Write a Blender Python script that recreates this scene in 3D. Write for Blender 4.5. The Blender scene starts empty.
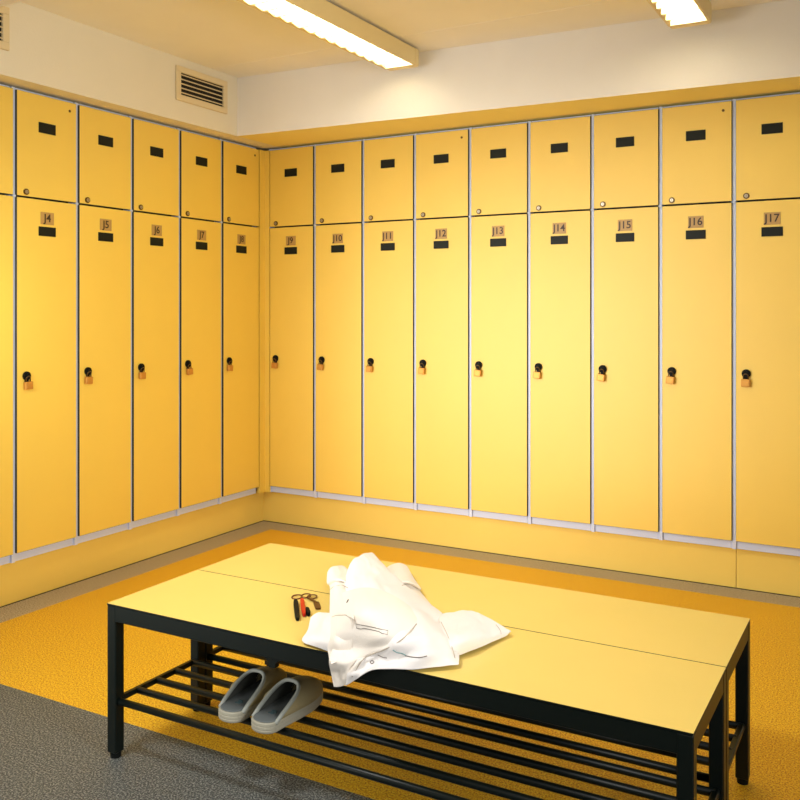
import bpy, bmesh, math, random
from mathutils import Vector, Matrix, noise
from mathutils.bvhtree import BVHTree
R = math.radians
random.seed(7)
SC = bpy.context.scene
COL = SC.collection

# ------------------------------------------------------------------ helpers
def lin(r, g, b):
    f = lambda c: (c / 255 / 12.92) if c / 255 <= 0.04045 else ((c / 255 + 0.055) / 1.055) ** 2.4
    return (f(r), f(g), f(b), 1)

def mat(name, col, rough=0.5, metal=0.0, speck=None, scale=200, coat=0.0, bump=0.0, bscale=60, spec=0.5, emit=None):
    m = bpy.data.materials.new(name)
    m.use_nodes = True
    nt = m.node_tree
    b = nt.nodes['Principled BSDF']
    b.inputs['Base Color'].default_value = col
    b.inputs['Roughness'].default_value = rough
    b.inputs['Metallic'].default_value = metal
    b.inputs['Specular IOR Level'].default_value = spec
    b.inputs['Coat Weight'].default_value = coat
    b.inputs['Coat Roughness'].default_value = 0.15
    tc = nt.nodes.new('ShaderNodeTexCoord')
    if speck:
        n = nt.nodes.new('ShaderNodeTexNoise')
        n.inputs['Scale'].default_value = scale
        n.inputs['Detail'].default_value = 3
        n.inputs['Roughness'].default_value = 0.7
        nt.links.new(tc.outputs['Object'], n.inputs['Vector'])
        cr = nt.nodes.new('ShaderNodeValToRGB')
        els = cr.color_ramp.elements
        els[0].position, els[0].color = speck[0]
        els[1].position, els[1].color = speck[-1]
        for p, c in speck[1:-1]:
            e = els.new(p); e.color = c
        nt.links.new(n.outputs['Fac'], cr.inputs['Fac'])
        nt.links.new(cr.outputs['Color'], b.inputs['Base Color'])
    else:
        n = nt.nodes.new('ShaderNodeTexNoise')
        n.inputs['Scale'].default_value = 6
        nt.links.new(tc.outputs['Object'], n.inputs['Vector'])
        mx = nt.nodes.new('ShaderNodeMixRGB')
        mx.inputs['Color1'].default_value = tuple(c * 0.97 for c in col[:3]) + (1,)
        mx.inputs['Color2'].default_value = tuple(min(1, c * 1.02) for c in col[:3]) + (1,)
        nt.links.new(n.outputs['Fac'], mx.inputs['Fac'])
        nt.links.new(mx.outputs['Color'], b.inputs['Base Color'])
    if bump:
        n2 = nt.nodes.new('ShaderNodeTexNoise')
        n2.inputs['Scale'].default_value = bscale
        n2.inputs['Detail'].default_value = 4
        nt.links.new(tc.outputs['Object'], n2.inputs['Vector'])
        bp = nt.nodes.new('ShaderNodeBump')
        bp.inputs['Strength'].default_value = bump
        bp.inputs['Distance'].default_value = 0.004
        nt.links.new(n2.outputs['Fac'], bp.inputs['Height'])
        nt.links.new(bp.outputs['Normal'], b.inputs['Normal'])
    if emit:
        b.inputs['Emission Color'].default_value = emit[0]
        b.inputs['Emission Strength'].default_value = emit[1]
    return m

class MB:
    """collects shapes into one mesh"""
    def __init__(s): s.bm = bmesh.new()
    def box(s, x0, x1, y0, y1, z0, z1, bev=0.0, mi=0, seg=1):
        t = bmesh.new()
        bmesh.ops.create_cube(t, size=1)
        for v in t.verts:
            v.co = Vector(((x0 + x1) / 2 + v.co.x * (x1 - x0), (y0 + y1) / 2 + v.co.y * (y1 - y0), (z0 + z1) / 2 + v.co.z * (z1 - z0)))
        if bev: bmesh.ops.bevel(t, geom=t.edges[:], offset=bev, segments=seg, affect='EDGES', profile=0.5)
        for f in t.faces: f.material_index = mi
        s.merge(t); return s
    def merge(s, t):
        me = bpy.data.meshes.new('tmp'); t.to_mesh(me); t.free()
        s.bm.from_mesh(me); bpy.data.meshes.remove(me)
    def cyl(s, a, b, r, n=16, r2=None, mi=0, bev=0.0):
        a, b = Vector(a), Vector(b); d = b - a
        t = bmesh.new()
        bmesh.ops.create_cone(t, cap_ends=True, segments=n, radius1=r, radius2=r if r2 is None else r2, depth=d.length)
        if bev:
            es = [e for e in t.edges if len(e.link_faces) == 2 and any(len(f.verts) > 4 for f in e.link_faces)]
            bmesh.ops.bevel(t, geom=es, offset=bev, segments=2, affect='EDGES')
        M = Matrix.Translation((a + b) / 2) @ d.to_track_quat('Z', 'Y').to_matrix().to_4x4()
        bmesh.ops.transform(t, matrix=M, verts=t.verts)
        for f in t.faces: f.material_index = mi
        s.merge(t); return s
    def tube(s, pts, r, n=8, closed=False, mi=0):
        pts = [Vector(p) for p in pts]; rings = []; N = len(pts)
        up = Vector((0, 0, 1))
        for i, p in enumerate(pts):
            if closed: d = pts[(i + 1) % N] - pts[i - 1]
            else: d = pts[min(i + 1, N - 1)] - pts[max(i - 1, 0)]
            d.normalize()
            a = up if abs(d.dot(up)) < 0.95 else Vector((1, 0, 0))
            e1 = d.cross(a).normalized(); e2 = d.cross(e1).normalized()
            rr = r[i] if isinstance(r, (list, tuple)) else r
            rings.append([s.bm.verts.new(p + rr * (math.cos(2 * math.pi * k / n) * e1 + math.sin(2 * math.pi * k / n) * e2)) for k in range(n)])
        for i in range(N if closed else N - 1):
            A, B = rings[i], rings[(i + 1) % N]
            for k in range(n):
                f = s.bm.faces.new((A[k], A[(k + 1) % n], B[(k + 1) % n], B[k])); f.material_index = mi; f.smooth = True
        if not closed:
            s.bm.faces.new(rings[0][::-1]).material_index = mi
            s.bm.faces.new(rings[-1]).material_index = mi
        return s
    def prism(s, poly, axis, a, b, mi=0, bev=0.0):
        """poly: 2D points; extruded along axis from a to b"""
        t = bmesh.new()
        def P(p, h):
            return {'x': (h, p[0], p[1]), 'y': (p[0], h, p[1]), 'z': (p[0], p[1], h)}[axis]
        lo = [t.verts.new(P(p, a)) for p in poly]; hi = [t.verts.new(P(p, b)) for p in poly]
        n = len(poly)
        t.faces.new(lo); t.faces.new(hi[::-1])
        for i in range(n): t.faces.new((lo[i], hi[i], hi[(i + 1) % n], lo[(i + 1) % n]))
        bmesh.ops.recalc_face_normals(t, faces=t.faces)
        if bev: bmesh.ops.bevel(t, geom=t.edges[:], offset=bev, segments=2, affect='EDGES')
        for f in t.faces: f.material_index = mi
        s.merge(t); return s
    def grid(s, rows, mi=0, smooth=True):
        V = [[s.bm.verts.new(p) for p in r] for r in rows]
        for i in range(len(V) - 1):
            for j in range(len(V[0]) - 1):
                f = s.bm.faces.new((V[i][j], V[i][j + 1], V[i + 1][j + 1], V[i + 1][j])); f.material_index = mi; f.smooth = smooth
        return s
    def build(s, name, mats, parent=None, smooth=False, recalc=True):
        if recalc: bmesh.ops.recalc_face_normals(s.bm, faces=s.bm.faces)
        me = bpy.data.meshes.new(name); s.bm.to_mesh(me); s.bm.free()
        for m in (mats if isinstance(mats, (list, tuple)) else [mats]): me.materials.append(m)
        if smooth:
            for p in me.polygons: p.use_smooth = True
        o = bpy.data.objects.new(name, me); COL.objects.link(o)
        if parent is not None: o.parent = parent
        return o

def thing(name, label, cat, loc=(0, 0, 0), rz=0.0, group=None):
    o = bpy.data.objects.new(name, None); COL.objects.link(o)
    o.empty_display_size = 0.05
    o.location = loc; o.rotation_euler = (0, 0, rz)
    o['label'] = label; o['category'] = cat
    if group: o['group'] = group
    return o

def struct(o):
    o['kind'] = 'structure'; return o

def dup(root, loc, rz, label):
    r = root.copy(); COL.objects.link(r)
    r.location = loc; r.rotation_euler = (0, 0, rz); r['label'] = label
    for ch in list(root.children):
        if ch.get('skip'): continue
        c = ch.copy(); COL.objects.link(c); c.parent = r
        for g in list(ch.children):
            if g.get('skip'): continue
            d = g.copy(); COL.objects.link(d); d.parent = c
    return r

# ------------------------------------------------------------------ materials
YEL = lin(246, 202, 70)
M = {}
M['door'] = mat('yellow_laminate', lin(245, 208, 82), rough=0.52, spec=1.0, bump=0.03, bscale=300)
M['door_edge'] = mat('dark_door_edge', lin(50, 56, 48), rough=0.5)
M['steel'] = mat('grey_painted_steel', lin(212, 222, 248), rough=0.4)
M['dark'] = mat('dark_inside', lin(30, 28, 22), rough=0.8)
M['plate_dark'] = mat('dark_plate', lin(24, 28, 22), rough=0.5, spec=0.2)
M['plate_tan'] = mat('tan_number_plate', lin(188, 150, 84), rough=0.45)
M['ink'] = mat('dark_lettering', lin(60, 40, 20), rough=0.5)
M['black'] = mat('black_plastic', lin(16, 20, 18), rough=0.6, spec=0.15)
M['chrome'] = mat('dull_chrome', lin(190, 180, 160), rough=0.3, metal=0.8)
M['lock_rim'] = mat('bronze_rim', lin(105, 80, 40), rough=0.35, metal=0.6)
M['brass'] = mat('brass', lin(206, 150, 70), rough=0.45, metal=0.6)
M['bench_top'] = mat('yellow_bench_laminate', lin(240, 212, 118), rough=0.45, bump=0.02, bscale=300)
M['frame'] = mat('black_green_steel', lin(6, 16, 13), rough=0.4, spec=0.3)
M['wall'] = mat('cream_plaster', lin(247, 243, 236), rough=0.85, bump=0.15, bscale=120)
M['wall_warm'] = mat('warm_cream_plaster', lin(238, 230, 206), rough=0.85, bump=0.15, bscale=120)
M['soffit'] = mat('soffit_yellow_bounce', lin(248, 230, 146), rough=0.8)  # yellow bounce light put into the underside colour
M['ceiling'] = mat('ceiling_paint', lin(252, 248, 236), rough=0.85, bump=0.1, bscale=100)
M['plinth'] = mat('yellow_plinth_board', lin(249, 214, 104), rough=0.4)
M['yfloor'] = mat('yellow_terrazzo', YEL, rough=0.55, scale=180, speck=[(0.39, lin(188, 116, 12)), (0.5, lin(240, 182, 22)), (0.61, lin(255, 222, 66))])
M['gfloor'] = mat('grey_terrazzo', YEL, rough=0.55, scale=180, speck=[(0.38, lin(30, 34, 34)), (0.5, lin(80, 85, 84)), (0.62, lin(158, 160, 154))])
M['bfloor'] = mat('grey_brown_border', YEL, rough=0.6, scale=180, speck=[(0.36, lin(118, 106, 86)), (0.5, lin(178, 164, 138)), (0.64, lin(216, 204, 180))])
M['fix'] = mat('cream_fixture_enamel', lin(238, 218, 160), rough=0.4)
M['louvre'] = mat('white_louvre', lin(250, 248, 230), rough=0.3)
M['tube'] = mat('lit_tube', lin(255, 255, 240), emit=((1, 0.97, 0.9, 1), 14))
M['vent'] = mat('vent_frame', lin(232, 214, 170), rough=0.5)
M['cloth'] = mat('white_cotton', lin(240, 236, 234), rough=0.9, bump=0.25, bscale=500, spec=0.2)
M['cloth_cream_shade'] = mat('cream_shaded_cotton', lin(242, 234, 224), rough=0.9, bump=0.25, bscale=500, spec=0.2)  # white cotton with its cream shading put into the colour
M['stitch'] = mat('grey_thread', lin(120, 112, 104), rough=0.8)
M['hem_shade'] = mat('hem_and_fold_shade', lin(188, 176, 160), rough=0.9)  # hems and seams, plus painted shade of folds and flap edge
M['teal'] = mat('teal_thread', lin(120, 160, 160), rough=0.8)
M['suede'] = mat('olive_grey_suede', lin(166, 154, 116), rough=0.95, bump=0.5, bscale=300, spec=0.15)
M['insole'] = mat('grey_insole', lin(96, 102, 102), rough=0.9, bump=0.3, bscale=250)
M['lining'] = mat('dark_lining', lin(70, 72, 66), rough=0.95)
M['rim'] = mat('pale_grey_binding', lin(158, 162, 154), rough=0.7)
M['sole'] = mat('off_white_rubber', lin(168, 164, 146), rough=0.6)
M['red'] = mat('red_plastic', lin(205, 28, 22), rough=0.3)
M['rust'] = mat('brown_metal', lin(120, 84, 50), rough=0.35, metal=0.7)

# ------------------------------------------------------------------ camera (level, shifted lens)
cd = bpy.data.cameras.new('camera'); cam = bpy.data.objects.new('camera', cd); COL.objects.link(cam)
cam.location = (3.5404, -4.4627, 1.3544)
cam.rotation_euler = (R(90), 0, 0.499)
cd.sensor_width = 36; cd.lens = 36 * 887.164 / 800
cd.shift_x = (400 - 418.67) / 800; cd.shift_y = (310.13 - 400) / 800
cd.clip_start = 0.05
SC.camera = cam

# ------------------------------------------------------------------ room shell
GY, BX, BY = -2.365, 0.112, -0.085
PX, PY = -0.067, 0.07
m = MB()
def quad(m, x0, x1, y0, y1, z, mi):
    vs = [m.bm.verts.new(p) for p in ((x0, y0, z), (x1, y0, z), (x1, y1, z), (x0, y1, z))]
    m.bm.faces.new(vs).material_index = mi
XR, YF = 6.2, -6.5
quad(m, BX, XR, GY, BY, 0, 0)
quad(m, BX, XR, YF, GY, 0, 1)
quad(m, BX, XR, BY, 0.5, 0, 2)
quad(m, -0.5, BX, YF, 0.5, 0, 2)
struct(m.build('floor', [M['yfloor'], M['gfloor'], M['bfloor']]))
CZ = 2.72
m = MB(); m.box(-0.6, XR, YF, 0.6, CZ, CZ + 0.1)
struct(m.build('ceiling', M['ceiling']))
struct(MB().box(-0.6, XR, 0.5, 0.6, 0, CZ).build('wall_back', M['wall_warm']))
struct(MB().box(-0.6, -0.5, YF, 0.5, 0, CZ).build('wall_left', M['wall_warm']))
# bulkheads above the lockers
m = MB()
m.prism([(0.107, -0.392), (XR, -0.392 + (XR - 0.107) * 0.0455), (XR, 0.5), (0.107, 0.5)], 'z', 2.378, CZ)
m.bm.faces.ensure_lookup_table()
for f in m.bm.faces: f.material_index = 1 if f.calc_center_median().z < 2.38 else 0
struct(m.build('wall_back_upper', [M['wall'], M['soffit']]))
struct(MB().box(-0.5, 0.107, YF, 0.5, 2.378, CZ).build('wall_left_upper', M['wall_warm']))
# shallow ceiling seam strip and beam
m = MB(); m.box(0.107, XR, -0.62, -0.614, CZ - 0.0015, CZ)
struct(m.build('trim_1', M['ceiling']))
struct(MB().box(0.107, XR, -2.45, -2.045, 2.62, CZ, bev=0.004).build('ceiling_beam', M['wall']))
# plinth boards
struct(MB().box(PX, 2.829, PY, PY + 0.02, 0, 0.2045).build('baseboard_back', M['plinth']))
struct(MB().box(2.832, XR, PY, PY + 0.02, 0, 0.2045).build('baseboard_back', M['plinth']))
struct(MB().box(PX - 0.02, PX, -4.0, PY + 0.02, 0, 0.2045).build('baseboard_left', M['plinth']))
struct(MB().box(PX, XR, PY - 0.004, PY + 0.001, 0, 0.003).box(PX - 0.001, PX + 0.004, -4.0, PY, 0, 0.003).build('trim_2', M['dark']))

# corner filler between the two locker rows: L-shaped strip
m = MB()
m.prism([(0.0, -0.052), (0.0, 0.0), (0.036, 0.0), (0.036, 0.018), (-0.018, 0.018), (-0.018, -0.052)], 'z', 0.204, 2.362)
cf = m.build('trim_3', M['door']); struct(cf)

# ------------------------------------------------------------------ lockers
W = 0.35
ZB, ZM0, ZM1, ZT = 0.246, 1.8715, 1.8785, 2.360
def door_panel(z0, z1):
    m = MB()
    m.box(0.018, W - 0.0008, 0.0, 0.019, z0, z1, bev=0.0012)
    for f in m.bm.faces:
        n = f.normal
        f.material_index = 0 if n.y < -0.9 else 1
    return m

def text_mesh(body, size, depth=0.0006):
    cu = bpy.data.curves.new('t', 'FONT'); cu.body = body; cu.size = size; cu.extrude = depth
    cu.align_x = 'CENTER'; cu.align_y = 'CENTER'; cu.resolution_u = 3; cu.offset = size * 0.012
    o = bpy.data.objects.new('t', cu); COL.objects.link(o)
    bpy.context.view_layer.update()
    me = bpy.data.meshes.new_from_object(o.evaluated_get(bpy.context.evaluated_depsgraph_get()))
    bpy.data.objects.remove(o); bpy.data.curves.remove(cu)
    return me

def make_locker(label):
    t = thing('locker', label, 'locker', group='numbered yellow lockers')
    m = MB()
    H0, H1 = 0.2045, 2.371
    m.box(0, 0.0172, 0.012, 0.47, H0, H1)            # partition whose edge shows between doors
    m.box(0.343, W - 0.0005, 0.024, 0.47, H0, H1)
    m.box(0.017, 0.343, 0.022, 0.47, H0, 0.2435, bev=0.002)
    m.box(0.017, 0.343, 0.019, 0.47, 2.3625, H1)
    m.box(0.017, 0.343, 0.46, 0.47, 0.2435, 2.3625)
    m.box(0.0003, 0.0172, 0.004, 0.014, 1.869, 1.881, bev=0.002)   # hinge node at the crossing
    m.build('carcass', M['steel'], t)
    m = MB(); m.box(0.017, 0.343, 0.05, 0.46, 1.866, 1.884); m.build('shelf', M['dark'], t)
    up = door_panel(ZM1, ZT).build('upper_door', [M['door'], M['door_edge']], t, recalc=False)
    lo = door_panel(ZB, ZM0).build('lower_door', [M['door'], M['door_edge']], t, recalc=False)
    cx = 0.181
    MB().box(cx - 0.047, cx + 0.047, -0.003, 0.001, 2.185, 2.234, bev=0.001).build('name_plate', M['plate_dark'], up)
    m = MB()
    m.cyl((0.066, 0.001, 1.899), (0.066, -0.005, 1.899), 0.0145, 20, mi=0, bev=0.001)
    m.cyl((0.066, -0.004, 1.899), (0.066, -0.008, 1.899), 0.0085, 16, mi=1, bev=0.001)
    m.box(0.0653, 0.0667, -0.0085, -0.007, 1.894, 1.904, mi=2)
    m.build('cam_lock', [M['lock_rim'], M['chrome'], M['dark']], up)
    m = MB()
    MB().box(cx - 0.0475, cx + 0.0475, -0.003, 0.001, 1.702, 1.746, bev=0.001).build('name_plate', M['plate_dark'], lo)
    # swivel hasp: round black knob, tongue with eye
    KX, KZ = 0.066, 1.052
    m.cyl((KX, 0.001, KZ), (KX, -0.012, KZ), 0.0205, 24, bev=0.003)
    m.cyl((KX, -0.012, KZ), (KX, -0.020, KZ), 0.012, 20, bev=0.002)
    m.box(KX - 0.010, KX + 0.010, -0.008, 0.0, KZ - 0.034, KZ - 0.010, bev=0.002)
    m.build('lock_knob', M['black'], lo)
    return t

def add_number(lk, txt):
    lo = [c for c in lk.children if c.name.startswith('lower_door')][0]
    cx = 0.181
    p = MB().box(cx - 0.037, cx + 0.037, -0.0025, 0.001, 1.757, 1.815, bev=0.0008).build('number_plate', M['plate_tan'], lo)
    me = text_mesh(txt, 0.053)
    me.materials.append(M['ink'])
    me.transform(Matrix.Translation((cx, -0.0032, 1.786)) @ Matrix.Rotation(R(90), 4, 'X'))
    o = bpy.data.objects.new('number_lettering', me); COL.objects.link(o)
    o.parent = lo
    # one object per level only: plate and lettering both sit on the door
    return o

def make_padlock(label):
    t = thing('padlock', label, 'padlock', group='brass padlocks on the lockers')
    m = MB()
    m.box(-0.020, 0.020, -0.012, 0.004, -0.062, -0.026, bev=0.003, seg=2)
    m.box(-0.0135, 0.0135, -0.0135, -0.011, -0.055, -0.034, bev=0.0006)
    m.build('lock_body', M['brass'], t)
    pts = [(-0.011, -0.004, -0.026)] + [(-0.011 * math.cos(a), -0.004 - 0.006 * math.sin(a), -0.012 + 0.011 * math.sin(a)) for a in [math.pi * k / 10 for k in range(11)]] + [(0.011, -0.004, -0.026)]
    MB().tube(pts, 0.0026, 8).build('shackle', M['lock_rim'], t)
    return t

desc = {
 'J3': 'yellow two-door locker cut off by the left edge, beside locker J4',
 'J4': 'yellow two-door locker numbered J4, nearest full one on the left wall',
 'J5': 'yellow two-door locker numbered J5 on the left wall',
 'J6': 'yellow two-door locker numbered J6, middle of the left wall row',
 'J7': 'yellow two-door locker numbered J7 on the left wall',
 'J8': 'yellow two-door locker numbered J8 on the left wall, next to the corner',
 'J9': 'yellow two-door locker numbered J9 on the back wall, next to the corner',
 'J17': 'yellow two-door locker numbered J17 at the right edge of the back wall',
}
proto = make_locker('x'); plock = make_padlock('x')
first = True
rows = []
for i, n in enumerate(range(8, 2, -1)):
    rows.append(('J%d' % n, (0.0, -(0.0447 + W * (i + 1)) + 0.004 - 0.018, 0.0), R(90)))
for i, n in enumerate(range(9, 18)):
    rows.append(('J%d' % n, (0.022 + W * i, 0.0, 0.0), 0.0))
lockers = []
for n, loc, rz in rows:
    lab = desc.get(n, 'yellow two-door locker numbered %s on the back wall' % n)
    if first:
        lk = proto; lk.location = loc; lk.rotation_euler = (0, 0, rz); lk['label'] = lab
    else:
        lk = dup(proto, loc, rz, lab)
    c, s_ = math.cos(rz), math.sin(rz)
    kx, ky = 0.066, -0.010
    ploc = (loc[0] + c * kx - s_ * ky, loc[1] + s_ * kx + c * ky, 1.052)
    pl_lab = 'brass padlock hanging from the black knob of locker %s' % n
    if n == 'J3':
        pl_lab = None
    if pl_lab:
        if not plock.get('used'):
            pk = plock; pk.location = ploc; pk.rotation_euler = (0, 0, rz); pk['label'] = pl_lab; plock['used'] = 1
        else:
            pk = dup(plock, ploc, rz, pl_lab)
            del pk['used']
        sw = {'J4': -3, 'J5': 4, 'J7': -6, 'J8': 5, 'J10': 5, 'J11': 4, 'J12': 5, 'J14': 6, 'J15': 8, 'J16': 7}.get(n, 2)
        pk.rotation_mode = 'ZXY' if False else 'XYZ'
        for ch in pk.children: ch.rotation_euler = (0, R(sw), 0)
    lockers.append((n, lk)); first = False
if 'used' in plock: del plock['used']
for n, lk in lockers:
    if n != 'J3': add_number(lk, n)
    if n in ('J4', 'J8', 'J12', 'J16'):
        up = [c for c in lk.children if c.name.startswith('upper_door')][0]
        MB().cyl((0.310, 0.001, 2.318), (0.310, -0.002, 2.318), 0.0065, 12).build('rivet', M['lock_rim'], up)

# ------------------------------------------------------------------ vents
def make_vent(label, yc):
    t = thing('air_vent', label, 'vent', loc=(0.107, yc, 2.58), group='air vents on the left wall')
    hw, hh = 0.205, 0.094
    iw, ih = 0.170, 0.060
    m = MB()
    m.box(0, 0.014, -hw, hw, ih, hh, bev=0.003); m.box(0, 0.014, -hw, hw, -hh, -ih, bev=0.003)
    m.box(0, 0.014, -hw, -iw, -ih - .002, ih + .002, bev=0.003); m.box(0, 0.014, iw, hw, -ih - .002, ih + .002, bev=0.003)
    m.build('vent_frame', M['vent'], t)
    MB().box(0.0005, 0.003, -iw, iw, -ih, ih).build('backing', M['dark'], t)
    for k in range(5):
        z = -ih + 0.012 + k * 0.024
        m = MB(); m.prism([(0.003, z + 0.004), (0.012, z - 0.004), (0.013, z - 0.002), (0.004, z + 0.006)], 'y', -iw, iw)
        m.build('slat', M['vent'], t)
    return t
make_vent('cream louvred air vent high on the wall above lockers J6 and J7', -0.696)
make_vent('air vent cut off by the upper left edge of the photo', -2.121)

# ------------------------------------------------------------------ ceiling lights
def make_light(label, x0, y1, wid=0.18, length=1.42):
    y0 = y1 - length
    t = thing('ceiling_light', label, 'ceiling light', loc=(x0, y1, CZ), group='louvred fluorescent ceiling lights')
    zb = -0.10
    m = MB()
    m.box(0, 0.010, -length, -0.05, zb, -0.012, bev=0.002)
    m.box(wid - 0.010, wid, -length, -0.05, zb, -0.012, bev=0.002)
    m.box(0.010, wid - 0.010, -length, -0.05, -0.022, -0.012)
    m.build('housing', M['fix'], t)
    MB().box(0.03, wid - 0.03, -length + 0.05, -0.05, -0.012, 0.0).build('mounting_spine', M['dark'], t)
    for a, b in ((-0.05, 0.0), (-length - 0.05, -length)):
        MB().box(0, wid, a, b, zb, -0.006, bev=0.012, seg=3).build('end_cap', M['fix'], t)
    # sloping reflector cheeks
    m = MB()
    for xs, xe in ((0.012, 0.026), (wid - 0.012, wid - 0.026)):
        m.grid([[(xs, -length, zb + 0.003), (xs, -0.052, zb + 0.003)], [(xe, -length, -0.03), (xe, -0.052, -0.03)]], smooth=False)
    m.build('reflector', M['fix'], t, recalc=False)
    n = 17
    m = MB()
    st = (length - 0.06) / (n - 1)
    for k in range(n - 1):
        y = -0.055 - k * st
        m.prism([(0.010, y - 0.004), (0.010, y - st + 0.004), (0.028, y - st + 0.008)], 'z', zb + 0.001, zb + 0.003)
    m.build('side_fins', M['fix'], t)
    m = MB()
    for k in range(n):
        y = -0.055 - k * (length - 0.06) / (n - 1)
        m.prism([(y - 0.004, zb + 0.002), (y + 0.004, zb + 0.002), (y + 0.0008, zb + 0.034), (y - 0.0008, zb + 0.034)], 'x', 0.011, wid - 0.011)
    m.build('louvre_blades', M['louvre'], t)
    for xx in (wid * 0.33, wid * 0.67):
        MB().cyl((xx, -length + 0.03, -0.045), (xx, -0.065, -0.045), 0.012, 12).build('fluorescent_tube', M['tube'], t, smooth=True)
    return t
make_light('long louvred fluorescent light on the ceiling, left of the two', 1.152, -0.40)
make_light('louvred fluorescent light at the top right, partly cut off by the photo edge', 2.622, -0.395)

# ------------------------------------------------------------------ benches
BX0, BY0, BL, BD, BH = 1.4259, -2.5576, 1.7309, 0.3966, 0.4673
def make_bench(label):
    t = thing('bench', label, 'bench', group='yellow topped changing room benches')
    e = 0.0018
    m = MB().box(0.0005, BL - 0.0005, e, BD - e, BH - 0.005, BH)
    for f in m.bm.faces: f.material_index = 0 if f.calc_center_median().z > BH - 0.001 else 1
    m.build('bench_top', [M['bench_top'], M['frame']], t)
    lw = 0.036
    m = MB()
    za, zb = BH - 0.052, BH - 0.0051
    m.box(0.001, BL - 0.001, e + .001, e + 0.030, za, zb, bev=0.002)
    m.box(0.001, BL - 0.001, BD - e - 0.030, BD - e - .001, za, zb, bev=0.002)
    m.box(0.001, 0.030, e + 0.029, BD - e - 0.029, za, zb, bev=0.002)
    m.box(BL - 0.030, BL - 0.001, e + 0.029, BD - e - 0.029, za, zb, bev=0.002)
    m.build('frame', M['frame'], t)
    for x in (0.0, BL - lw):
        for y in (e, BD - e - lw):
            lg = MB().box(x, x + lw, y, y + lw, 0.016, zb + .0, bev=0.003).build('leg', M['frame'], t)
            MB().cyl((x + lw / 2, y + lw / 2, 0), (x + lw / 2, y + lw / 2, 0.018), 0.0155, 14, r2=0.017).build('foot', M['black'], lg)
    zr = 0.170
    for x in (0.018, BL - 0.018):
        MB().box(x - 0.009, x + 0.009, e + 0.01, BD - e - 0.01, zr - 0.008, zr + 0.0085, bev=0.003).build('rack_crossbar', M['frame'], t)
    for y in (0.020, 0.106, 0.188, 0.270, 0.356 if False else 0.352):
        MB().tube([(0.018, y, zr), (BL - 0.018, y, zr)], 0.0104, 12).build('rack_rod', M['frame'], t)
    return t
b1 = make_bench('yellow topped bench with black legs, front one of the pair, holding the jacket')
b1.location = (BX0, BY0, 0)
b2 = dup(b1, (BX0, BY0 + BD, 0), 0.0, 'yellow topped bench with black legs, rear one nearer the lockers')
# small bracket under the front rail
m = MB()
m.prism([(0.595, 0.4155), (0.650, 0.4155), (0.634, 0.404), (0.632, 0.390), (0.612, 0.390), (0.610, 0.404)], 'y', 0.006, 0.024)
m.build('bracket', M['frame'], b1)

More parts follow.
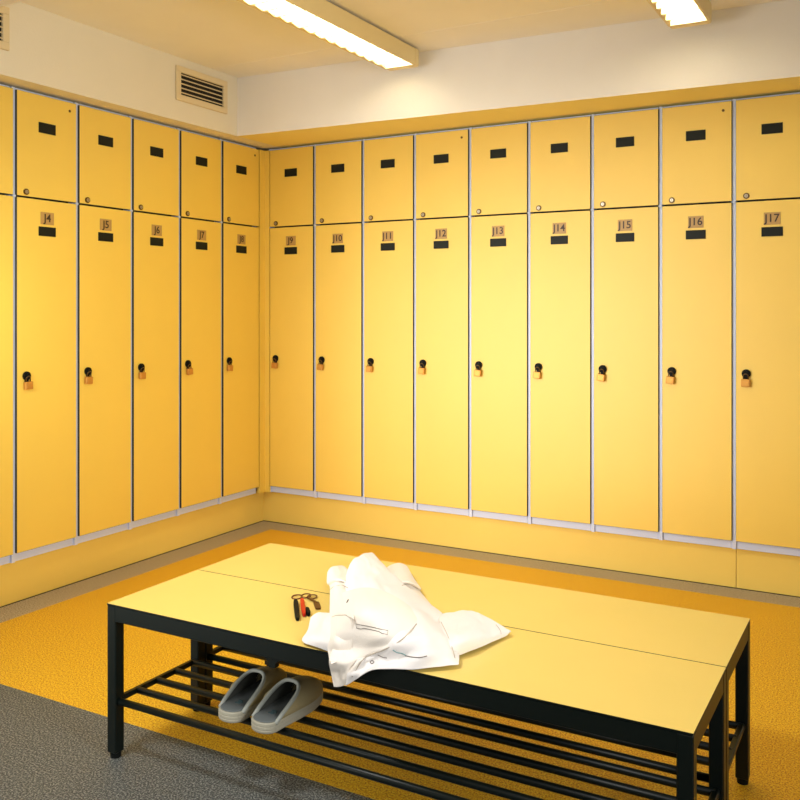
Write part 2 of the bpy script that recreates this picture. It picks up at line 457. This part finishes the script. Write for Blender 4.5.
JACKET = {
    'body': [
        [(1.878, -1.892, 0.474), (1.877, -1.852, 0.474), (1.888, -1.817, 0.474), (1.926, -1.825, 0.474), (1.975, -1.866, 0.474)],
        [(1.996, -2.109, 0.52), (1.993, -2.065, 0.54), (2.001, -2.023, 0.55), (2.014, -1.989, 0.55), (2.055, -1.998, 0.535)],
        [(2.074, -2.25, 0.52), (2.153, -2.307, 0.565), (2.176, -2.267, 0.575), (2.171, -2.167, 0.56), (2.147, -2.035, 0.5)],
        [(2.155, -2.372, 0.51), (2.266, -2.463, 0.56), (2.311, -2.434, 0.575), (2.308, -2.299, 0.555), (2.29, -2.142, 0.49)],
        [(2.242, -2.488, 0.5), (2.337, -2.546, 0.54), (2.391, -2.516, 0.555), (2.415, -2.402, 0.545), (2.403, -2.22, 0.485)],
        [(2.308, -2.566, 0.478), (2.373, -2.566, 0.502), (2.449, -2.566, 0.529), (2.495, -2.484, 0.53), (2.491, -2.34, 0.48)],
        [(2.324, -2.6, 0.45), (2.366, -2.582, 0.474), (2.432, -2.566, 0.488), (2.519, -2.531, 0.5), (2.549, -2.429, 0.476)],
        [(2.318, -2.6, 0.414), (2.351, -2.6, 0.438), (2.4, -2.6, 0.471), (2.488, -2.566, 0.475), (2.579, -2.49, 0.475)],
    ],
    'flap': [
        [(2.122, -2.337, 0.54), (2.2, -2.39, 0.578), (2.258, -2.389, 0.592), (2.339, -2.398, 0.585), (2.412, -2.402, 0.555)],
        [(2.193, -2.453, 0.54), (2.293, -2.533, 0.58), (2.356, -2.548, 0.592), (2.399, -2.51, 0.58), (2.453, -2.476, 0.553)],
        [(2.259, -2.557, 0.53), (2.308, -2.576, 0.539), (2.353, -2.576, 0.542), (2.414, -2.576, 0.548), (2.446, -2.542, 0.54)],
        [(2.263, -2.576, 0.491), (2.293, -2.576, 0.491), (2.329, -2.576, 0.495), (2.374, -2.576, 0.506), (2.423, -2.576, 0.52)],
        [(2.274, -2.61, 0.474), (2.301, -2.61, 0.474), (2.324, -2.605, 0.474), (2.343, -2.587, 0.474), (2.371, -2.576, 0.49)],
        [(2.273, -2.6, 0.44), (2.291, -2.6, 0.441), (2.309, -2.6, 0.444), (2.33, -2.6, 0.453), (2.359, -2.6, 0.482)],
        [(2.282, -2.6, 0.404), (2.294, -2.6, 0.406), (2.309, -2.6, 0.412), (2.324, -2.6, 0.42), (2.336, -2.6, 0.432)],
    ],
    'strap': [
        [(1.88, -2.022, 0.474), (1.894, -2.002, 0.474), (1.915, -2.003, 0.474), (1.935, -2.004, 0.474)],
        [(1.886, -2.049, 0.495), (1.904, -2.046, 0.51), (1.943, -2.051, 0.52), (1.98, -2.062, 0.515)],
        [(1.959, -2.161, 0.5), (2.035, -2.234, 0.54), (2.077, -2.249, 0.55), (2.112, -2.248, 0.54)],
        [(1.99, -2.19, 0.5), (2.058, -2.258, 0.535), (2.083, -2.253, 0.54), (2.13, -2.281, 0.54)],
        [(2.06, -2.292, 0.5), (2.144, -2.385, 0.54), (2.202, -2.433, 0.56), (2.238, -2.448, 0.562)],
        [(2.132, -2.399, 0.5), (2.204, -2.474, 0.54), (2.269, -2.531, 0.565), (2.328, -2.578, 0.579)],
        [(2.151, -2.425, 0.5), (2.217, -2.495, 0.535), (2.27, -2.532, 0.555), (2.325, -2.578, 0.568)],
        [(2.227, -2.546, 0.495), (2.27, -2.578, 0.513), (2.295, -2.578, 0.515), (2.322, -2.578, 0.517)],
        [(2.249, -2.578, 0.476), (2.267, -2.578, 0.474), (2.292, -2.578, 0.476), (2.316, -2.578, 0.478)],
        [(2.293, -2.629, 0.474), (2.299, -2.611, 0.474), (2.315, -2.61, 0.474), (2.325, -2.597, 0.474)],
    ],
    'left_sleeve': [
        [(2.099, -2.34, 0.474), (2.082, -2.35, 0.474), (2.069, -2.366, 0.474), (2.071, -2.393, 0.474)],
        [(2.133, -2.389, 0.5), (2.118, -2.397, 0.5), (2.09, -2.396, 0.495), (2.066, -2.397, 0.48)],
        [(2.21, -2.504, 0.51), (2.176, -2.491, 0.5), (2.149, -2.489, 0.495), (2.114, -2.478, 0.48)],
        [(2.251, -2.564, 0.5), (2.213, -2.554, 0.495), (2.174, -2.544, 0.49), (2.137, -2.537, 0.476)],
        [(2.252, -2.565, 0.472), (2.225, -2.562, 0.474), (2.195, -2.555, 0.474), (2.16, -2.551, 0.474)],
    ],
    'right_sleeve': [
        [(2.379, -2.216, 0.474), (2.409, -2.181, 0.474), (2.439, -2.145, 0.474), (2.492, -2.163, 0.474), (2.578, -2.206, 0.474)],
        [(2.406, -2.268, 0.5), (2.443, -2.25, 0.505), (2.473, -2.216, 0.505), (2.511, -2.211, 0.5), (2.598, -2.224, 0.483)],
        [(2.487, -2.402, 0.515), (2.52, -2.376, 0.515), (2.534, -2.312, 0.508), (2.554, -2.26, 0.495), (2.607, -2.225, 0.482)],
        [(2.527, -2.46, 0.5), (2.554, -2.422, 0.505), (2.568, -2.368, 0.5), (2.58, -2.306, 0.49), (2.604, -2.233, 0.479)],
        [(2.537, -2.467, 0.474), (2.553, -2.414, 0.474), (2.57, -2.366, 0.474), (2.585, -2.311, 0.474), (2.6, -2.237, 0.474)],
    ],
    'back_sleeve': [
        [(2.011, -1.873, 0.474), (2.017, -1.843, 0.474), (2.047, -1.841, 0.474), (2.079, -1.863, 0.474)],
        [(2.036, -1.929, 0.495), (2.053, -1.918, 0.508), (2.07, -1.895, 0.508), (2.086, -1.875, 0.495)],
        [(2.111, -2.043, 0.5), (2.142, -2.047, 0.515), (2.17, -2.032, 0.515), (2.162, -1.965, 0.49)],
        [(2.161, -2.104, 0.505), (2.214, -2.133, 0.53), (2.24, -2.119, 0.53), (2.231, -2.045, 0.49)],
        [(2.178, -2.121, 0.5), (2.206, -2.108, 0.51), (2.228, -2.097, 0.51), (2.222, -2.036, 0.48)],
        [(2.254, -2.192, 0.49), (2.28, -2.192, 0.5), (2.315, -2.183, 0.5), (2.313, -2.128, 0.475)],
    ],
}
DET = [
    ('pocket_label', [(2.3323, -2.5759, 0.5637), (2.356, -2.5758, 0.564), (2.3783, -2.5739, 0.5634), (2.4005, -2.572, 0.5616), (2.42, -2.566, 0.5591), (2.4222, -2.5722, 0.5518), (2.4093, -2.577, 0.5538), (2.4002, -2.5763, 0.5565), (2.3795, -2.5759, 0.5573), (2.3563, -2.5764, 0.5574), (2.3479, -2.5771, 0.5542), (2.3349, -2.5776, 0.5546)], 0.0008, 'stitch', True),
    ('pocket_seam', [(2.4643, -2.5586, 0.503), (2.4831, -2.5569, 0.5023), (2.5026, -2.5516, 0.5029), (2.5161, -2.5406, 0.5053)], 0.0012, 'stitch', False),
    ('embroidery', [(2.4388, -2.5736, 0.517), (2.4469, -2.568, 0.5104), (2.4576, -2.5618, 0.5078), (2.4668, -2.558, 0.5033)], 0.0012, 'teal', False),
    ('embroidery', [(2.3968, -2.5755, 0.4975), (2.4077, -2.5744, 0.4942), (2.4207, -2.572, 0.4933)], 0.0009, 'stitch', False),
    ('button', [(2.3785, -2.5822, 0.479), (2.3796, -2.5807, 0.4819), (2.3847, -2.5795, 0.4829), (2.3879, -2.58, 0.4807), (2.3862, -2.5819, 0.4769), (2.3812, -2.5832, 0.4759)], 0.0009, 'stitch', True),
    ('snap', [(2.2458, -2.4841, 0.5777), (2.2422, -2.4727, 0.5805)], 0.0028, 'stitch', False),
    ('crease_shade', [(2.0111, -2.2207, 0.5025), (2.0478, -2.2587, 0.5275), (2.0811, -2.2816, 0.5432), (2.1001, -2.2838, 0.5466), (2.1465, -2.3281, 0.5584)], 0.0011, 'hem_shade', False),  # dark fold shade drawn as a thin tube
    ('crease_shade', [(2.1794, -2.4579, 0.5202), (2.217, -2.4944, 0.5415), (2.251, -2.5216, 0.5553), (2.2829, -2.5463, 0.5693), (2.3081, -2.5664, 0.5719)], 0.0009, 'hem_shade', False),  # shade of the lower fold, likewise drawn on
    ('cuff_hem', [(2.2544, -2.2052, 0.5481), (2.2261, -2.1187, 0.5249), (2.228, -2.0908, 0.5115), (2.2317, -2.0658, 0.4975)], 0.0012, 'hem_shade', False),
    ('sleeve_hem', [(2.5668, -2.2351, 0.4962), (2.5866, -2.2536, 0.4905), (2.5948, -2.2658, 0.485)], 0.0008, 'hem_shade', False),
    ('flap_edge_shade', [(2.4555, -2.4836, 0.5559), (2.4593, -2.5294, 0.5483), (2.4526, -2.5631, 0.5382), (2.4199, -2.5755, 0.5166), (2.3903, -2.5792, 0.5025), (2.3639, -2.5884, 0.4871), (2.351, -2.6005, 0.4652), (2.3417, -2.6089, 0.4441)], 0.0016, 'hem_shade', False),  # dark line painting the shade under the flap edge
    ('side_seam', [(2.4483, -2.333, 0.5133), (2.5063, -2.4121, 0.5164), (2.5405, -2.4518, 0.5022), (2.5605, -2.4753, 0.4863)], 0.0008, 'hem_shade', False),
]
LP = (18, 16, 18, 0.46)

# ------------------------------------------------------------------ jacket
def cr(p0, p1, p2, p3, t):
    return 0.5 * ((2 * p1) + (p2 - p0) * t + (2 * p0 - 5 * p1 + 4 * p2 - p3) * t * t + (3 * p1 - p0 - 3 * p2 + p3) * t ** 3)
def spline(pts, n):
    out = []; N = len(pts) - 1
    for k in range(N * n + 1):
        f = k / n; i = min(int(f), N - 1); t = f - i
        g = lambda j: pts[max(0, min(N, j))]
        out.append(cr(g(i - 1), g(i), g(i + 1), g(i + 2), t))
    return out
def patch(name, amp, seed, n=7):
    ctl = [[Vector(p) for p in r] for r in JACKET[name]]
    rows = [spline(r, n) for r in ctl]
    cols = [spline([r[j] for r in rows], n) for j in range(len(rows[0]))]
    g = [[cols[j][i] for j in range(len(cols))] for i in range(len(cols[0]))]
    NI, NJ = len(g), len(g[0])
    off = Vector((seed * 3.1, seed * 1.7, 0))
    for i in range(NI):
        for j in range(NJ):
            p = g[i][j]
            q = Vector((p.x * 9 + p.y * 5, p.y * 4 - p.x * 3, p.z * 8)) + off
            a = noise.noise(q) ; b = 1 - abs(noise.noise(q * 2.3)) * 2
            edge = min(1, min(i, NI - 1 - i, j, NJ - 1 - j) / 4)
            d = amp * (a + 0.45 * b + 0.35 * (1 - 2 * abs(noise.noise(q * 4.7)))) * (0.25 + 0.75 * edge)
            if p.y < -2.59: p.y -= abs(d)
            else: p.z += d
            if p.y > -2.558: p.z = max(p.z, BH + 0.003)
    return g
jk = thing('jacket', 'crumpled white cotton work jacket lying on the front bench with one corner hanging over', 'jacket', loc=(2.2, -2.3, BH))
flap_bvh = None
MI = Matrix.Translation((-2.2, 2.3, -BH))
grids = {}
for nm, part, amp, mt in (('body', 'back_panel', 0.016, 'cloth'), ('flap', 'front_panel', 0.005, 'cloth_cream_shade'), ('strap', 'collar', 0.005, 'cloth_cream_shade'),
                          ('left_sleeve', 'sleeve', 0.005, 'cloth'), ('right_sleeve', 'sleeve', 0.009, 'cloth'), ('back_sleeve', 'cuff', 0.004, 'cloth_cream_shade')):
    g = patch(nm, amp, len(nm))
    if nm == 'body': pass
    grids[nm] = g
    o = MB().grid([[MI @ p for p in r] for r in g]).build(part, M[mt], jk, smooth=True)
    md = o.modifiers.new('solid', 'SOLIDIFY'); md.thickness = 0.003; md.offset = 0
    md = o.modifiers.new('sub', 'SUBSURF'); md.levels = 1; md.render_levels = 1
def stitch(name, pts, r, mt, closed=False):
    P = [MI @ Vector(p) for p in pts]
    if not closed and len(P) > 2: P = spline(P, 4)
    return MB().tube(P, r, 6, closed=closed).build(name, M[mt], jk)
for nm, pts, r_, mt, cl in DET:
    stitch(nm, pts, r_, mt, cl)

# ------------------------------------------------------------------ clogs
def make_clog(label):
    t = thing('clog', label, 'shoe', group='pair of clogs on the bench rack')
    L_, HW = 0.275, 0.050
    def hw(y):      # half width of the sole outline
        s = y / L_
        if s < 0.14: return 0.043 * math.sqrt(max(0, 1 - ((0.14 - s) / 0.14) ** 2.6)) if s > 0 else 0
        if s < 0.62: return 0.043 + (HW - 0.043) * (0.5 - 0.5 * math.cos(math.pi * (s - 0.14) / 0.48))
        return HW * math.sqrt(max(0, 1 - ((s - 0.62) / 0.38) ** 2.3))
    ys = [L_ * (0.5 - 0.5 * math.cos(math.pi * k / 28)) for k in range(29)]
    def outline(scale=1.0, z=0.0, dy=0.0):
        r = [( hw(y) * scale, L_ / 2 + (y - L_ / 2) * (1 - (1 - scale) * 0.35) + dy, z) for y in ys]
        l = [(-x, y, zz) for x, y, zz in r[-2:0:-1]]
        return r + l
    SH = 0.030
    def lift(ring):  # toe spring
        return [(x, y, z + 0.010 * max(0, (y / L_ - 0.6) / 0.4) ** 2) for x, y, z in ring]
    m = MB()
    prof = [(0.93, 0.0), (0.985, 0.003), (1.0, 0.008), (0.985, 0.0095), (0.985, 0.0105), (1.0, 0.012), (1.0, 0.018), (0.985, 0.0195), (0.985, 0.0205), (1.0, 0.022), (0.995, 0.028), (0.96, SH)]
    rings = [[m.bm.verts.new(p) for p in lift(outline(s, z))] for s, z in prof]
    n = len(rings[0])
    for A, B in zip(rings, rings[1:]):
        for k in range(n): m.bm.faces.new((A[k], A[(k + 1) % n], B[(k + 1) % n], B[k]))
    m.bm.faces.new(rings[0][::-1]); m.bm.faces.new(rings[-1])
    m.build('sole', M['sole'], t)
    # insole pad, slightly dished
    m = MB()
    r1 = lift(outline(0.90, SH + 0.001)); r2 = lift(outline(0.86, SH + 0.004))
    A = [m.bm.verts.new(p) for p in r1]; B = [m.bm.verts.new(p) for p in r2]
    for k in range(n): m.bm.faces.new((A[k], A[(k + 1) % n], B[(k + 1) % n], B[k]))
    m.bm.faces.new(B)
    ins = m.build('insole', M['insole'], t)
    m = MB()
    for k, (a, b) in enumerate(((-0.010, 0.008), (-0.006, 0.012), (-0.010, 0.006))):
        m.box(a, b, 0.055 + k * 0.008, 0.059 + k * 0.008, SH + 0.004, SH + 0.0052)
    m.build('insole_print', M['lock_rim'] if False else mat_print, ins)
    # upper
    def H(y):
        s = y / L_
        if s < 0.5: return 0.068 + 0.004 * math.sin(math.pi * s / 0.5)
        return 0.068 * (1 - ((s - 0.5) / 0.5) ** 2.2) ** 0.62 if s < 1 else 0
    NT, NY = 25, 20
    rows = []
    for i in range(NY):
        row = []
        for j in range(NT):
            tt = -1 + 2 * j / (NT - 1)
            yo = 0.150 - 0.122 * abs(tt) ** 2.6
            y = yo + (L_ * 0.992 - yo) * (math.sin(math.pi / 2 * i / (NY - 1)))
            ang = tt * math.pi / 2
            s = min(1, y / L_)
            ww = hw(min(y, L_ * 0.999)) * 1.0 * (0.98 + 0.05 * math.cos(ang))
            x = ww * math.copysign(abs(math.sin(ang)) ** 0.8, ang)
            z = SH - 0.004 + H(y) * abs(math.cos(ang)) ** 0.75
            z += 0.010 * max(0, (s - 0.6) / 0.4) ** 2
            row.append((x, y, z))
        rows.append(row)
    o = MB().grid(rows).build('upper', M['suede'], t, smooth=True)
    md = o.modifiers.new('solid', 'SOLIDIFY'); md.thickness = 0.003; md.offset = -1
    md.material_offset = 0
    MB().tube([(x, y, z) for x, y, z in rows[0]], 0.0058, 8).build('rim', M['rim'], t, smooth=True)
    # lining: same surface slightly inside
    rows2 = [[(x * 0.93, y + 0.003, SH + (z - SH) * 0.93) for x, y, z in r] for r in rows[:-1]]
    MB().grid(rows2).build('lining', M['lining'], t, smooth=True)
    # side strap with a buckle
    j0 = 8
    strap = [rows[i][4] for i in range(0, 8)]
    strap = [(x * 1.02 - 0.001, y, z + 0.001) for x, y, z in strap]
    MB().tube([(-0.046, 0.075, SH + 0.018), (-0.049, 0.095, SH + 0.030), (-0.044, 0.118, SH + 0.044)], [0.004, 0.006, 0.004], 8).build('strap', M['suede'], t)
    return t
mat_print = mat('teal_print', lin(60, 88, 92), rough=0.8)
RZ = 0.170 + 0.0110
c1 = make_clog('grey suede backless clog with pale sole on the rack, left one of the pair')
c1.location = (1.850, -2.512, RZ + 0.0005); c1.rotation_euler = (0, 0, R(1))
c2 = dup(c1, (1.972, -2.518, RZ + 0.0005), R(-3), 'grey suede backless clog with pale sole on the rack, right one of the pair')

# ------------------------------------------------------------------ bunch of keys
kt = thing('key_bunch', 'bunch of keys with a red and a dark fob on the bench beside the jacket', 'keys', loc=(1.93, -2.25, BH))
def ring(cx, cy, r, name, tr=0.0022, z=0.003, e=1.0, rot=0.0):
    pts = []
    for k in range(20):
        a = 2 * math.pi * k / 20
        x, y = r * math.cos(a), r * e * math.sin(a)
        pts.append((cx + x * math.cos(rot) - y * math.sin(rot), cy + x * math.sin(rot) + y * math.cos(rot), z + 0.0015 * math.sin(a)))
    return MB().tube(pts, tr, 6, closed=True).build(name, M['rust'], kt)
ring(-0.028, 0.010, 0.016, 'split_ring')
ring(-0.004, 0.024, 0.015, 'ring_link', z=0.006)
ring(0.014, 0.030, 0.015, 'ring_link', z=0.004)
def bar(a, b, w, h, name, mt, z0=0.001, tip=0.6):
    a, b = Vector((*a, 0)), Vector((*b, 0)); d = (b - a); L = d.length; d.normalize(); n = Vector((-d.y, d.x, 0))
    prof = [(0, tip * w), (0.12 * L, w), (0.85 * L, w), (L, tip * w)]
    poly = [a + d * s + n * ww / 2 for s, ww in prof] + [a + d * s - n * ww / 2 for s, ww in prof[::-1]]
    return MB().prism([(p.x, p.y) for p in poly], 'z', z0, z0 + h, bev=0.0012).build(name, M[mt], kt)
bar((0.005, -0.010), (0.094, -0.122), 0.012, 0.010, 'red_fob', 'red')
bar((0.070, -0.074), (0.104, -0.112), 0.011, 0.012, 'fob_clip', 'black')
bar((-0.006, -0.028), (0.098, -0.158), 0.014, 0.010, 'dark_fob', 'black')
k1 = bar((0.010, 0.016), (0.062, -0.010), 0.009, 0.003, 'key', 'rust', z0=0.003)
k2 = bar((0.052, -0.002), (0.094, -0.050), 0.018, 0.004, 'key_head', 'rust', z0=0.001, tip=0.8)

# ------------------------------------------------------------------ light
def area(name, loc, target, sx, sy, power, col=(1, 0.985, 0.955)):
    ld = bpy.data.lights.new(name, 'AREA'); ld.shape = 'RECTANGLE'; ld.size = sx; ld.size_y = sy
    ld.energy = power; ld.color = col
    o = bpy.data.objects.new(name, ld); COL.objects.link(o); o.location = loc
    o.rotation_euler = (Vector(target) - Vector(loc)).to_track_quat('-Z', 'Y').to_euler()
    return o
o = area('light_soft_left', (0.40, -3.9, 1.15), (1.75, 0.0, 0.95), 2.0, 1.5, LP[0]); o.data.spread = R(62)
o = area('light_ceiling_front', (1.5, -3.4, 2.6), (2.4, -1.9, 0.2), 0.4, 0.4, LP[1]); o.data.spread = R(110)
o = area('light_fill', (5.0, -3.4, 1.6), (0.0, -2.1, 1.2), 0.8, 0.8, LP[2]); o.data.spread = R(75)
o = area('light_left_patch_fill', (0.6, -2.95, 1.4), (0.0, -2.2, 1.35), 0.3, 0.3, 3.0); o.data.spread = R(75)  # unseen fill added to brighten the left end of the lockers
w = bpy.data.worlds.new('world'); SC.world = w; w.use_nodes = True
w.node_tree.nodes['Background'].inputs[0].default_value = (1.0, 0.97, 0.91, 1)
w.node_tree.nodes['Background'].inputs[1].default_value = LP[3]
SC.view_settings.view_transform = 'Standard'
SC.view_settings.look = 'None'
SC.view_settings.exposure = -0.08
